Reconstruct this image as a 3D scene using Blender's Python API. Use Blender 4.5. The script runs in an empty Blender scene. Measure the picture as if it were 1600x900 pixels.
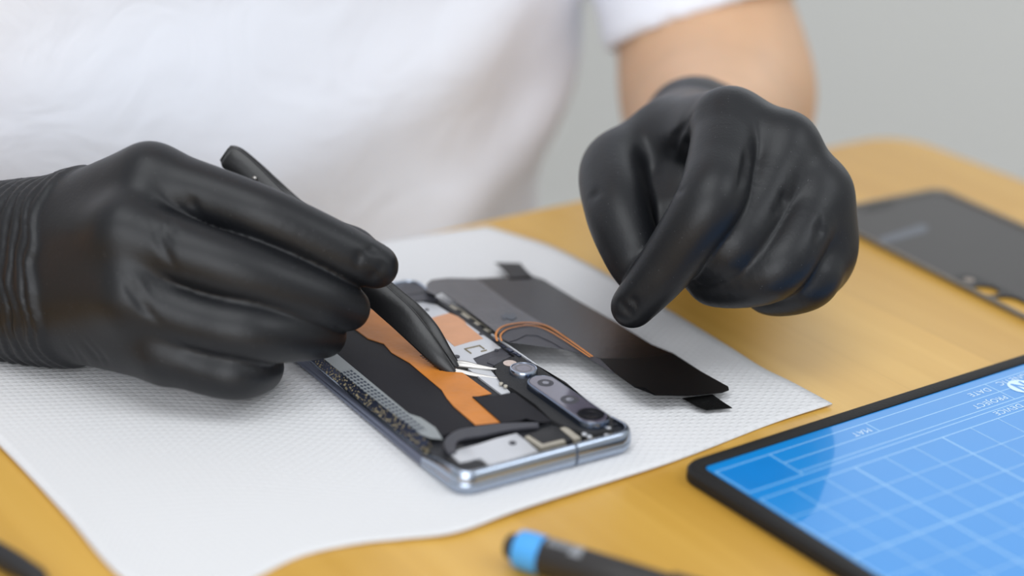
import bpy, bmesh, math, random
import numpy as np
from mathutils import Vector, Matrix

random.seed(7)
rng = np.random.default_rng(7)
sc = bpy.context.scene
COL = sc.collection

# ------------------------------------------------------------------ camera
F_PX, CAM_H, PITCH, ROLL = 3033.0, 0.31758, 0.397467, 0.046265
_c, _s = math.cos(PITCH), math.sin(PITCH)
FW = np.array([0, _c, -_s]); _u0 = np.array([0, _s, _c]); _r0 = np.array([1.0, 0, 0])
RT = math.cos(ROLL) * _r0 + math.sin(ROLL) * _u0
UP = -math.sin(ROLL) * _r0 + math.cos(ROLL) * _u0
CAM = np.array([0, 0, CAM_H])

def J(x, y, d):
    """point seen at photo position x,y at distance d along the lens axis (metres)"""
    return CAM + d * (FW + (x - 800) / F_PX * RT - (y - 450) / F_PX * UP)

def at(x, y, z=0.0):
    """point seen at photo position x,y lying at height z above the table"""
    v = (x - 800) / F_PX * RT - (y - 450) / F_PX * UP + FW
    return CAM + (z - CAM[2]) / v[2] * v

cd = bpy.data.cameras.new('camera'); cam = bpy.data.objects.new('camera', cd); COL.objects.link(cam)
M = Matrix(((RT[0], UP[0], -FW[0], 0), (RT[1], UP[1], -FW[1], 0), (RT[2], UP[2], -FW[2], CAM_H), (0, 0, 0, 1)))
cam.matrix_world = M
cd.sensor_width = 36; cd.lens = F_PX * 36 / 1600; cd.clip_start = 0.02; cd.clip_end = 50
cd.dof.use_dof = True; cd.dof.focus_distance = 0.724; cd.dof.aperture_fstop = 3.4
sc.camera = cam
sc.view_settings.view_transform = 'Standard'
sc.view_settings.look = 'None'
sc.view_settings.exposure = 0.13

# ------------------------------------------------------------------ materials
def new_mat(name):
    m = bpy.data.materials.new(name); m.use_nodes = True
    return m, m.node_tree, m.node_tree.nodes['Principled BSDF']

def N(nt, t, **kw):
    n = nt.nodes.new(t)
    for k, v in kw.items():
        if k in n.inputs: n.inputs[k].default_value = v
        else: setattr(n, k, v)
    return n

def mat(name, col, rough=.5, metal=0.0, spec=.5, noise=0.0, nscale=200, bump=0.0, bscale=400, coat=0.0, coat_rough=.05,
        trans=0.0, sheen=0.0, sss=0.0):
    m, nt, b = new_mat(name)
    b.inputs['Base Color'].default_value = (*col, 1)
    b.inputs['Roughness'].default_value = rough
    b.inputs['Metallic'].default_value = metal
    b.inputs['Specular IOR Level'].default_value = spec
    b.inputs['Coat Weight'].default_value = coat
    b.inputs['Coat Roughness'].default_value = coat_rough
    b.inputs['Transmission Weight'].default_value = trans
    b.inputs['Sheen Weight'].default_value = sheen
    if sss:
        b.inputs['Subsurface Weight'].default_value = sss
        b.inputs['Subsurface Radius'].default_value = (.012, .004, .002)
        b.inputs['Subsurface Scale'].default_value = .5
    tc = N(nt, 'ShaderNodeTexCoord')
    if noise:
        n = N(nt, 'ShaderNodeTexNoise', Scale=nscale, Detail=4.0)
        nt.links.new(tc.outputs['Object'], n.inputs['Vector'])
        mx = N(nt, 'ShaderNodeMix', data_type='RGBA')
        mx.inputs[6].default_value = (*[c * (1 - noise) for c in col], 1)
        mx.inputs[7].default_value = (*[min(1, c * (1 + noise)) for c in col], 1)
        nt.links.new(n.outputs['Fac'], mx.inputs[0])
        nt.links.new(mx.outputs[2], b.inputs['Base Color'])
    if bump:
        n = N(nt, 'ShaderNodeTexNoise', Scale=bscale, Detail=3.0)
        nt.links.new(tc.outputs['Object'], n.inputs['Vector'])
        bp = N(nt, 'ShaderNodeBump', Strength=bump, Distance=.001)
        nt.links.new(n.outputs['Fac'], bp.inputs['Height'])
        nt.links.new(bp.outputs['Normal'], b.inputs['Normal'])
    return m

def ramp(nt, stops):
    r = N(nt, 'ShaderNodeValToRGB')
    cr = r.color_ramp
    while len(cr.elements) < len(stops): cr.elements.new(.5)
    for e, (p, c) in zip(cr.elements, stops):
        e.position = p; e.color = (*c, 1)
    return r

def wood_material():
    m, nt, b = new_mat('honey_beech_staves')
    tc = N(nt, 'ShaderNodeTexCoord')
    mp = N(nt, 'ShaderNodeMapping')
    mp.inputs['Rotation'].default_value = (0, 0, math.pi / 2)
    nt.links.new(tc.outputs['Object'], mp.inputs['Vector'])
    br = N(nt, 'ShaderNodeTexBrick', Scale=1.0)
    br.offset = .37; br.squash = 1.0
    br.inputs['Color1'].default_value = (0, 0, 0, 1); br.inputs['Color2'].default_value = (1, 1, 1, 1)
    br.inputs['Mortar'].default_value = (.45, .45, .45, 1)
    br.inputs['Mortar Size'].default_value = .0004; br.inputs['Mortar Smooth'].default_value = 1.0
    br.inputs['Brick Width'].default_value = .32; br.inputs['Row Height'].default_value = .047
    nt.links.new(mp.outputs['Vector'], br.inputs['Vector'])
    mp2 = N(nt, 'ShaderNodeMapping'); mp2.inputs['Scale'].default_value = (5, 70, 5)
    nt.links.new(mp.outputs['Vector'], mp2.inputs['Vector'])
    n1 = N(nt, 'ShaderNodeTexNoise', Scale=1.0, Detail=5.0, Distortion=.7)
    nt.links.new(mp2.outputs['Vector'], n1.inputs['Vector'])
    r1 = ramp(nt, [(.25, (.62, .345, .055)), (.75, (.71, .425, .09))])
    nt.links.new(n1.outputs['Fac'], r1.inputs['Fac'])
    r2 = ramp(nt, [(0, (.88, .84, .72)), (1, (1.10, 1.12, 1.18))])
    nt.links.new(br.outputs['Color'], r2.inputs['Fac'])
    mx = N(nt, 'ShaderNodeMix', data_type='RGBA', blend_type='MULTIPLY'); mx.inputs[0].default_value = 1
    nt.links.new(r1.outputs['Color'], mx.inputs[6]); nt.links.new(r2.outputs['Color'], mx.inputs[7])
    nt.links.new(mx.outputs[2], b.inputs['Base Color'])
    b.inputs['Roughness'].default_value = .34
    b.inputs['Specular IOR Level'].default_value = .5
    bp = N(nt, 'ShaderNodeBump', Strength=.08, Distance=.0005)
    nt.links.new(n1.outputs['Fac'], bp.inputs['Height']); nt.links.new(bp.outputs['Normal'], b.inputs['Normal'])
    return m

def paper_material():
    m, nt, b = new_mat('embossed_paper_towel')
    b.inputs['Base Color'].default_value = (.71, .71, .72, 1)
    b.inputs['Roughness'].default_value = .95
    b.inputs['Specular IOR Level'].default_value = .1
    b.inputs['Sheen Weight'].default_value = .15
    uv = N(nt, 'ShaderNodeTexCoord')
    sep = N(nt, 'ShaderNodeSeparateXYZ')
    nt.links.new(uv.outputs['UV'], sep.inputs['Vector'])
    def sine(sock, freq, ph=0.0):
        a = N(nt, 'ShaderNodeMath', operation='MULTIPLY'); a.inputs[1].default_value = freq
        nt.links.new(sock, a.inputs[0])
        c = N(nt, 'ShaderNodeMath', operation='ADD'); c.inputs[1].default_value = ph
        nt.links.new(a.outputs[0], c.inputs[0])
        s = N(nt, 'ShaderNodeMath', operation='SINE'); nt.links.new(c.outputs[0], s.inputs[0])
        return s.outputs[0]
    k = 2 * math.pi / .0042
    sx, sy = sine(sep.outputs[0], k), sine(sep.outputs[1], k)
    pr = N(nt, 'ShaderNodeMath', operation='MULTIPLY'); nt.links.new(sx, pr.inputs[0]); nt.links.new(sy, pr.inputs[1])
    pw = N(nt, 'ShaderNodeMath', operation='MAXIMUM'); nt.links.new(pr.outputs[0], pw.inputs[0]); pw.inputs[1].default_value = 0
    n = N(nt, 'ShaderNodeTexNoise', Scale=1600.0, Detail=3.0); nt.links.new(uv.outputs['UV'], n.inputs['Vector'])
    ad = N(nt, 'ShaderNodeMath', operation='MULTIPLY_ADD'); ad.inputs[1].default_value = .35
    nt.links.new(n.outputs['Fac'], ad.inputs[0]); nt.links.new(pw.outputs[0], ad.inputs[2])
    bp = N(nt, 'ShaderNodeBump', Strength=.42, Distance=.0007)
    nt.links.new(ad.outputs[0], bp.inputs['Height']); nt.links.new(bp.outputs['Normal'], b.inputs['Normal'])
    return m

def glove_material():
    m, nt, b = new_mat('black_nitrile')
    b.inputs['Base Color'].default_value = (.0068, .0075, .0095, 1)
    b.inputs['Roughness'].default_value = .43
    b.inputs['Specular IOR Level'].default_value = .40
    tc = N(nt, 'ShaderNodeTexCoord')
    n = N(nt, 'ShaderNodeTexNoise', Scale=900.0, Detail=2.0); nt.links.new(tc.outputs['Object'], n.inputs['Vector'])
    n2 = N(nt, 'ShaderNodeTexNoise', Scale=60.0, Detail=3.0, Distortion=.6); nt.links.new(tc.outputs['Object'], n2.inputs['Vector'])
    ad = N(nt, 'ShaderNodeMath', operation='MULTIPLY_ADD'); ad.inputs[1].default_value = 3.0
    nt.links.new(n2.outputs['Fac'], ad.inputs[0]); nt.links.new(n.outputs['Fac'], ad.inputs[2])
    bp = N(nt, 'ShaderNodeBump', Strength=.12, Distance=.0005)
    nt.links.new(ad.outputs[0], bp.inputs['Height']); nt.links.new(bp.outputs['Normal'], b.inputs['Normal'])
    # a light dusting of powder specks
    n3 = N(nt, 'ShaderNodeTexVoronoi', Scale=420.0); nt.links.new(tc.outputs['Object'], n3.inputs['Vector'])
    r = ramp(nt, [(.035, (.10, .10, .11)), (.075, (.0068, .0075, .0095))]); nt.links.new(n3.outputs['Distance'], r.inputs['Fac'])
    nt.links.new(r.outputs['Color'], b.inputs['Base Color'])
    return m

def film_material():
    """grey translucent film printed with rows of dark perforations (object space of the phone, metres)"""
    m, nt, b = new_mat('perforated_grey_film')
    tc = N(nt, 'ShaderNodeTexCoord'); sep = N(nt, 'ShaderNodeSeparateXYZ')
    nt.links.new(tc.outputs['Object'], sep.inputs['Vector'])
    def cell(sock, pitch, lo):
        a = N(nt, 'ShaderNodeMath', operation='DIVIDE'); a.inputs[1].default_value = pitch; nt.links.new(sock, a.inputs[0])
        f = N(nt, 'ShaderNodeMath', operation='FRACT'); nt.links.new(a.outputs[0], f.inputs[0])
        g = N(nt, 'ShaderNodeMath', operation='GREATER_THAN'); g.inputs[1].default_value = lo; nt.links.new(f.outputs[0], g.inputs[0])
        return g.outputs[0]
    def lt(sock, v, op='LESS_THAN'):
        g = N(nt, 'ShaderNodeMath', operation=op); g.inputs[1].default_value = v; nt.links.new(sock, g.inputs[0]); return g.outputs[0]
    def mul(a, c):
        g = N(nt, 'ShaderNodeMath', operation='MULTIPLY'); nt.links.new(a, g.inputs[0]); nt.links.new(c, g.inputs[1]); return g.outputs[0]
    fac = mul(cell(sep.outputs[0], .00140, .30), cell(sep.outputs[1], .0026, .34))
    fac = mul(fac, mul(lt(sep.outputs[0], .0086), mul(lt(sep.outputs[1], .092), lt(sep.outputs[1], .036, 'GREATER_THAN'))))
    mx = N(nt, 'ShaderNodeMix', data_type='RGBA')
    mx.inputs[6].default_value = (.25, .27, .275, 1); mx.inputs[7].default_value = (.012, .022, .045, 1)
    nt.links.new(fac, mx.inputs[0]); nt.links.new(mx.outputs[2], b.inputs['Base Color'])
    b.inputs['Roughness'].default_value = .35
    return m

def shirt_material():
    m, nt, b = new_mat('white_cotton')
    b.inputs['Base Color'].default_value = (.86, .885, .96, 1)
    b.inputs['Roughness'].default_value = .95; b.inputs['Specular IOR Level'].default_value = .1
    b.inputs['Sheen Weight'].default_value = .2
    tc = N(nt, 'ShaderNodeTexCoord')
    n = N(nt, 'ShaderNodeTexNoise', Scale=22.0, Detail=4.0, Distortion=1.2); nt.links.new(tc.outputs['Object'], n.inputs['Vector'])
    bp = N(nt, 'ShaderNodeBump', Strength=.16, Distance=.012)
    nt.links.new(n.outputs['Fac'], bp.inputs['Height']); nt.links.new(bp.outputs['Normal'], b.inputs['Normal'])
    return m

WOOD = wood_material(); PAPER = paper_material(); GLOVE = glove_material(); FILM = film_material(); SHIRT = shirt_material()
SKIN = mat('skin', (.61, .375, .225), .5, noise=.10, nscale=60, bump=.1, bscale=500, sss=.15)
HAIR = mat('dark_hair', (.03, .02, .015), .5, bump=.3, bscale=300)
WALLM = mat('painted_wall', (.80, .80, .775), .9, noise=.02, nscale=3)
FLOORM = mat('grey_floor', (.42, .41, .39), .7, noise=.05, nscale=5)
TRIM = mat('white_trim', (.8, .8, .8), .5, noise=.02)
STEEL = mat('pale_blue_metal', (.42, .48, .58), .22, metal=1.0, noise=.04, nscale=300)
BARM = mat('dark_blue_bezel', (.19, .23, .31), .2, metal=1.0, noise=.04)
SIDE = mat('navy_side_metal', (.17, .19, .26), .3, metal=.8, noise=.05)  # darker navy metal for the lower long sides of the frame
NAVY = mat('dark_blue_metal', (.05, .06, .10), .3, metal=.7, noise=.05)
BLACKP = mat('black_plastic', (.013, .013, .015), .5, noise=.2, nscale=500, bump=.15, bscale=900)
TRAY = mat('dark_tray', (.012, .013, .017), .55, noise=.4, nscale=300, bump=.4, bscale=500)
BATT = mat('battery_wrap', (.014, .0135, .017), .62, spec=.25, noise=.15, nscale=1200, bump=.2, bscale=2500)
ORANGE = mat('orange_polyimide', (.57, .20, .032), .36, spec=.3, noise=.22, nscale=90, bump=.5, bscale=120)
COPPER = mat('copper_foil', (.70, .36, .20), .45, metal=.35, noise=.1, nscale=120, bump=.3, bscale=300)
SILVER = mat('silver_shield', (.62, .63, .66), .42, metal=.35, noise=.05, nscale=150, bump=.15, bscale=400)
BEIGE = mat('nickel_bracket', (.50, .46, .38), .4, metal=.5, noise=.1)
GREYP = mat('dark_grey_plastic', (.045, .045, .055), .45, noise=.15, nscale=300)
GRAIN = mat('grainy_black_plate', (.020, .020, .022), .7, noise=.5, nscale=1500, bump=.8, bscale=1800)
GLASSB = mat('lens_glass', (.006, .006, .009), .06, spec=.8, coat=1.0, noise=.1)
LENSV = mat('lens_violet_glass', (.085, .075, .105), .12, spec=.7, coat=1.0, noise=.05)
LENSD = mat('lens_iris', (.16, .16, .19), .25, spec=.6, coat=.6, noise=.15)
LEDM = mat('flash_led', (.55, .42, .36), .25, noise=.25, nscale=700, coat=.8)
GOLD = mat('gold_crumbs', (.24, .20, .125), .5, metal=.3, noise=.4, nscale=900)
SHEET = mat('graphite_sheet', (.0095, .0085, .0095), .26, spec=.5, noise=.1, bump=.05, bscale=300)
SHEET_END = mat('sheet_dark_reflection', (.003, .003, .0035), .45, spec=.2, noise=.1)  # blacker tone standing in for a dark reflection on the sheet
FLEXG = mat('grey_flex', (.062, .063, .072), .33, noise=.35, nscale=160, bump=.2, bscale=900, coat=.3)
TABM = mat('crinkled_black_film', (.008, .008, .008), .14, spec=.8, noise=.1, bump=1.0, bscale=260)
TWZ = mat('black_coated_steel', (.008, .008, .009), .33, spec=.5, noise=.1, bump=.05, bscale=900)
TIP = mat('bare_steel', (.42, .405, .385), .34, metal=1.0, noise=.05)
RUB = mat('black_rubber_rim', (.012, .0115, .0115), .6, spec=.3, noise=.2, nscale=900, bump=.2, bscale=900)
LETTER = mat('white_lettering', (.58, .77, .93), .35, coat=.5, coat_rough=.02, noise=.03)
INK = mat('pale_print', (.27, .54, .83), .3, spec=.25, coat=.62, coat_rough=.02, noise=.03)
MATB = mat('blue_mat_face', (.006, .235, .64), .30, spec=.25, coat=.62, coat_rough=.02, noise=.03, nscale=40)
MATD = mat('deep_blue_panel', (.006, .21, .60), .30, spec=.25, coat=.62, coat_rough=.02, noise=.10, nscale=70)
COVER = mat('smoked_back_glass', (.046, .042, .039), .34, spec=.13, noise=.08, nscale=40)
COVER_IN = mat('cover_dark_print', (.030, .028, .026), .4, spec=.12, noise=.05)
COVER_EDGE = mat('cover_rim', (.20, .185, .16), .32, metal=.3, noise=.05)
FLASHW = mat('flash_diffuser', (.26, .21, .17), .5, noise=.1)
COVER_MARK = mat('cover_pale_mark', (.10, .11, .13), .4, spec=.2, noise=.05)
BLUEP = mat('sky_blue_plastic', (.07, .36, .80), .38, noise=.04)
PENB = mat('pen_body', (.022, .020, .020), .42, noise=.15, bump=.1, bscale=900)
PENT = mat('pen_print', (.24, .25, .27), .5, noise=.1)
SEAM = mat('antenna_seam', (.05, .07, .11), .5, noise=.1)

# ------------------------------------------------------------------ mesh helpers
def link(name, me, m, parent=None):
    if m is not None: me.materials.append(m)
    o = bpy.data.objects.new(name, me); COL.objects.link(o)
    if parent is not None: o.parent = parent
    return o

def from_bm(name, bm, m, parent=None, smooth=True, angle=35):
    bmesh.ops.recalc_face_normals(bm, faces=bm.faces)
    me = bpy.data.meshes.new(name); bm.to_mesh(me); bm.free()
    if smooth:
        for p in me.polygons: p.use_smooth = True
        try: me.set_sharp_from_angle(angle=math.radians(angle))
        except Exception: pass
    return link(name, me, m, parent)

def tag(o, label=None, cat=None, group=None, kind=None):
    if label: o['label'] = label
    if cat: o['category'] = cat
    if group: o['group'] = group
    if kind: o['kind'] = kind
    return o

def empty(name, loc, rz=0):
    o = bpy.data.objects.new(name, None); o.empty_display_size = .02
    COL.objects.link(o); o.location = loc; o.rotation_euler = (0, 0, rz)
    return o

def add_prism(bm, pts, z0, z1, bev=0.0, seg=2):
    """pts: list of (x,y) or (x,y,dz) outline -> solid slab"""
    P = [(p[0], p[1], p[2] if len(p) > 2 else 0.0) for p in pts]
    lo = [bm.verts.new((x, y, z0 + dz)) for x, y, dz in P]
    hi = [bm.verts.new((x, y, z1 + dz)) for x, y, dz in P]
    n = len(P)
    top = bm.faces.new(hi); bm.faces.new(lo[::-1])
    for i in range(n):
        bm.faces.new((lo[i], lo[(i + 1) % n], hi[(i + 1) % n], hi[i]))
    if bev:
        ed = [e for e in top.edges]
        bmesh.ops.bevel(bm, geom=ed, offset=bev, segments=seg, profile=.5, affect='EDGES', clamp_overlap=True)

def prism(name, pts, z0, z1, m, parent=None, bev=0.0, angle=35):
    bm = bmesh.new(); add_prism(bm, pts, z0, z1, bev)
    bmesh.ops.triangulate(bm, faces=[f for f in bm.faces if len(f.verts) > 4])
    return from_bm(name, bm, m, parent, angle=angle)

def add_box(bm, x0, x1, y0, y1, z0, z1, bev=0.0):
    r = bmesh.ops.create_cube(bm, size=1.0)
    for v in r['verts']:
        v.co = Vector(((x0 + x1) / 2 + v.co.x * (x1 - x0), (y0 + y1) / 2 + v.co.y * (y1 - y0), (z0 + z1) / 2 + v.co.z * (z1 - z0)))
    if bev:
        ed = list({e for v in r['verts'] for e in v.link_edges})
        bmesh.ops.bevel(bm, geom=ed, offset=bev, segments=2, profile=.5, affect='EDGES', clamp_overlap=True)

def rrect(x0, x1, y0, y1, r, n=8):
    out = []
    for cx, cy, a0 in ((x1 - r, y1 - r, 0), (x0 + r, y1 - r, 90), (x0 + r, y0 + r, 180), (x1 - r, y0 + r, 270)):
        for i in range(n + 1):
            a = math.radians(a0 + 90 * i / n)
            out.append((cx + r * math.cos(a), cy + r * math.sin(a)))
    return out

def loft(bm, rings, close=True, cap0=False, cap1=False):
    R = [[bm.verts.new(p) for p in ring] for ring in rings]
    n = len(R[0])
    for a, b in zip(R, R[1:]):
        for i in range(n if close else n - 1):
            bm.faces.new((a[i], a[(i + 1) % n], b[(i + 1) % n], b[i]))
    if cap0: bm.faces.new(R[0][::-1])
    if cap1: bm.faces.new(R[-1])

def lathe(bm, prof, cx, cy, n=40):
    """prof: (r,z)"""
    rings = [[(cx + r * math.cos(2 * math.pi * i / n), cy + r * math.sin(2 * math.pi * i / n), z) for i in range(n)] for r, z in prof]
    loft(bm, rings, cap0=prof[0][0] > 1e-6, cap1=prof[-1][0] > 1e-6)

def spline(pts, per=8, closed=False):
    P = [np.array(p, float) for p in pts]; n = len(P); out = []
    for i in range(n if closed else n - 1):
        if closed: p0, p1, p2, p3 = P[i - 1], P[i], P[(i + 1) % n], P[(i + 2) % n]
        else: p0, p1, p2, p3 = P[max(i - 1, 0)], P[i], P[i + 1], P[min(i + 2, n - 1)]
        for k in range(per):
            t = k / per
            out.append(.5 * (2 * p1 + (p2 - p0) * t + (2 * p0 - 5 * p1 + 4 * p2 - p3) * t * t + (3 * p1 - p0 - 3 * p2 + p3) * t ** 3))
    if not closed: out.append(P[-1])
    return out

def text_mesh(name, s, size, m, parent, mtx, align='LEFT'):
    cu = bpy.data.curves.new(name, 'FONT'); cu.body = s; cu.size = size; cu.align_x = align
    cu.resolution_u = 3; cu.space_character = 1.08
    ob = bpy.data.objects.new(name, cu); COL.objects.link(ob)
    dg = bpy.context.evaluated_depsgraph_get()
    me = bpy.data.meshes.new_from_object(ob.evaluated_get(dg))
    bpy.data.objects.remove(ob); me.transform(mtx)
    me.materials.clear()
    return link(name, me, m, parent)

# ------------------------------------------------------------------ implicit surfaces
def smin(a, b, k):
    h = np.maximum(k - np.abs(a - b), 0) / k
    return np.minimum(a, b) - h * h * k * .25

def seg(P, a, b, r1, r2):
    a = np.asarray(a, np.float32); b = np.asarray(b, np.float32); ba = b - a; L = float(ba @ ba)
    pa = P - a
    h = np.clip((pa @ ba) / L, 0, 1)
    q = pa - h[..., None] * ba
    return np.sqrt((q * q).sum(-1)) - (r1 + (r2 - r1) * h)

def chain(P, pts, rad, k, per=7):
    S = spline([np.array([*p, r]) for p, r in zip(pts, rad)], per)
    d = None
    for q0, q1 in zip(S, S[1:]):
        e = seg(P, q0[:3], q1[:3], float(q0[3]), float(q1[3]))
        d = e if d is None else smin(d, e, .0004)
    return d

def sdf_mesh(name, f, lo, hi, h, m, parent=None, smooth_it=3):
    lo = np.array(lo, float); hi = np.array(hi, float)
    n = np.ceil((hi - lo) / h).astype(int) + 1
    xs = [lo[i] + h * np.arange(n[i]) for i in range(3)]
    V = np.empty(n, np.float32); BS = 12
    # coarse pass: only blocks close to the surface are sampled finely
    cs = [np.arange(0, n[i], BS) for i in range(3)]
    g = np.stack(np.meshgrid(*[lo[i] + h * (cs[i] + BS / 2) for i in range(3)], indexing='ij'), -1).astype(np.float32)
    C = f(g); R = h * (BS / 2 + 1) * 1.7321 * 1.25 + .004
    near = np.argwhere(np.abs(C) < R)
    for i, a0 in enumerate(cs[0]):
        for j, b0 in enumerate(cs[1]):
            for k, c0 in enumerate(cs[2]): V[a0:a0 + BS, b0:b0 + BS, c0:c0 + BS] = C[i, j, k]
    off = np.stack(np.meshgrid(*[np.arange(BS)] * 3, indexing='ij'), -1).reshape(-1, 3)
    for s0 in range(0, len(near), 300):
        I = (near[s0:s0 + 300, None, :] * BS + off[None]).reshape(-1, 3)
        I = I[(I < n).all(1)]
        V[tuple(I.T)] = f((lo + h * I).astype(np.float32))
    V[[0, -1]] = np.maximum(V[[0, -1]], 1e-4); V[:, [0, -1]] = np.maximum(V[:, [0, -1]], 1e-4); V[:, :, [0, -1]] = np.maximum(V[:, :, [0, -1]], 1e-4)
    S = V < 0
    cn = n - 1
    acc = np.zeros((*cn, 3), np.float32); cnt = np.zeros(cn, np.float32)
    quads = []
    edges = []
    for ax in range(3):
        sl0 = [slice(None)] * 3; sl1 = [slice(None)] * 3
        sl0[ax] = slice(0, -1); sl1[ax] = slice(1, None)
        A, B = V[tuple(sl0)], V[tuple(sl1)]
        ch = S[tuple(sl0)] != S[tuple(sl1)]
        idx = np.argwhere(ch)
        a = A[ch]; b = B[ch]
        t = a / (a - b)
        pos = idx.astype(np.float32); pos[:, ax] += t
        o1, o2 = [(1, 2), (2, 0), (0, 1)][ax]
        for d1 in (0, -1):
            for d2 in (0, -1):
                c = idx.copy(); c[:, o1] += d1; c[:, o2] += d2
                ok = ((c >= 0) & (c < cn)).all(1)
                np.add.at(acc, tuple(c[ok].T), pos[ok]); np.add.at(cnt, tuple(c[ok].T), 1)
        edges.append((ax, o1, o2, idx, a < 0))
    act = cnt > 0
    ids = -np.ones(cn, int); ids[act] = np.arange(act.sum())
    verts = acc[act] / cnt[act][:, None] * h + lo
    for ax, o1, o2, idx, inside in edges:
        ok = (idx[:, o1] > 0) & (idx[:, o2] > 0) & (idx[:, o1] < cn[o1]) & (idx[:, o2] < cn[o2]) & (idx[:, ax] < cn[ax])
        idx = idx[ok]; ins = inside[ok]
        q = []
        for d1, d2 in ((-1, -1), (0, -1), (0, 0), (-1, 0)):
            c = idx.copy(); c[:, o1] += d1; c[:, o2] += d2
            q.append(ids[tuple(c.T)])
        q = np.stack(q, 1); q[~ins] = q[~ins][:, ::-1]
        quads.append(q)
    quads = np.concatenate(quads)
    # relax
    e = np.concatenate([quads[:, [0, 1]], quads[:, [1, 2]], quads[:, [2, 3]], quads[:, [3, 0]]])
    for it in range(smooth_it):
        s = np.zeros_like(verts); c = np.zeros(len(verts), np.float32)
        np.add.at(s, e[:, 0], verts[e[:, 1]]); np.add.at(s, e[:, 1], verts[e[:, 0]])
        np.add.at(c, e[:, 0], 1); np.add.at(c, e[:, 1], 1)
        verts = verts + .5 * (s / c[:, None] - verts)
    me = bpy.data.meshes.new(name)
    me.vertices.add(len(verts)); me.vertices.foreach_set('co', verts.astype(np.float32).ravel())
    me.loops.add(quads.size); me.loops.foreach_set('vertex_index', quads.astype(np.int32).ravel())
    me.polygons.add(len(quads)); me.polygons.foreach_set('loop_start', np.arange(0, quads.size, 4, dtype=np.int32))
    me.polygons.foreach_set('use_smooth', np.ones(len(quads), bool))
    me.update(calc_edges=True); me.validate()
    return link(name, me, m, parent)

def trace(f, x, y, d0=.55, d1=1.2):
    """first surface point of field f along the sight line through x,y"""
    ray = J(x, y, 1.0) - CAM
    ds = np.arange(d0, d1, .0005)
    P = (CAM + ds[:, None] * ray).astype(np.float32)
    v = f(P)
    k = np.argmax(v < 0)
    return CAM + (ds[k] if (v < 0).any() else .72) * ray

def polydist(P, pts):
    d = None
    for a, b in zip(pts, pts[1:]):
        s = seg(P, a, b, 0, 0)
        d = s if d is None else np.minimum(d, s)
    return d

def bounds(pts, m):
    A = np.array(pts); return A.min(0) - m, A.max(0) + m

# ------------------------------------------------------------------ room
def wall(name, x0, x1, y0, y1, z0, z1, m=WALLM):
    bm = bmesh.new(); add_box(bm, x0, x1, y0, y1, z0, z1)
    return tag(from_bm(name, bm, m, smooth=False), kind='structure')

FLOOR_Z = -0.75
wall('floor', -3, 3, -2.5, 2.62, FLOOR_Z - .05, FLOOR_Z, FLOORM)
WY = 2.6
# back wall with a wide window opening high up
WX0, WX1, WZ0, WZ1 = -1.0, 2.4, .32, 1.65
bm = bmesh.new()
add_box(bm, -3, 3, WY, WY + .12, FLOOR_Z, WZ0)
add_box(bm, -3, 3, WY, WY + .12, WZ1, 2.0)
add_box(bm, -3, WX0, WY, WY + .12, WZ0, WZ1)
add_box(bm, WX1, 3, WY, WY + .12, WZ0, WZ1)
tag(from_bm('wall_back', bm, WALLM, smooth=False), kind='structure')
bm = bmesh.new()
fw_ = .05
add_box(bm, WX0, WX1, WY + .02, WY + .08, WZ0, WZ0 + fw_); add_box(bm, WX0, WX1, WY + .02, WY + .08, WZ1 - fw_, WZ1)
add_box(bm, WX0, WX0 + fw_, WY + .02, WY + .08, WZ0 + fw_, WZ1 - fw_); add_box(bm, WX1 - fw_, WX1, WY + .02, WY + .08, WZ0 + fw_, WZ1 - fw_)
win = tag(from_bm('window_1', bm, TRIM, smooth=False), kind='structure')
wall('wall_right', 3, 3.1, -2.5, 2.72, FLOOR_Z, 2.0)
wall('wall_left', -3.1, -3, -2.5, 2.72, FLOOR_Z, 2.0)
wall('baseboard_back', -3, 3, WY - .015, WY, FLOOR_Z, FLOOR_Z + .08, TRIM)

# ------------------------------------------------------------------ table
K = at(1402, 203, 0)
U1 = np.array([-.801, -.5987, 0]); U2 = np.array([.5987, -.801, 0])
TL, TW = 1.45, .85
RZ = math.atan2(U1[1], U1[0])      # local x = U1, local y = -U2 side
tbl = empty('wooden_table', (K[0], K[1], FLOOR_Z), RZ)
tag(tbl, 'honey-coloured wooden work table with a rounded corner, under the white paper towel', 'table')
sgn = 1 if np.dot(np.array([-math.sin(RZ), math.cos(RZ), 0]), U2) > 0 else -1
def ty(v): return sgn * v
H0 = -FLOOR_Z
y0_, y1_ = sorted((0, ty(TW)))
outer = [rrect(i, TL - i, y0_ + i, y1_ - i, .028 - i) for i in (.004, .0012, 0, 0, .0012, .004)]
zs = [H0 - .030, H0 - .0288, H0 - .026, H0 - .004, H0 - .0012, H0]
bm = bmesh.new(); loft(bm, [[(x, y, z) for x, y in r] for r, z in zip(outer, zs)], cap0=True, cap1=True)
from_bm('tabletop', bm, WOOD, tbl)
for lx in (.07, TL - .13):
    for ly in (.07, TW - .13):
        a, b_ = sorted((ty(ly), ty(ly + .06)))
        bm = bmesh.new(); add_box(bm, lx, lx + .06, a, b_, 0, H0 - .0302, .004); from_bm('leg', bm, WOOD, tbl)

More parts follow.
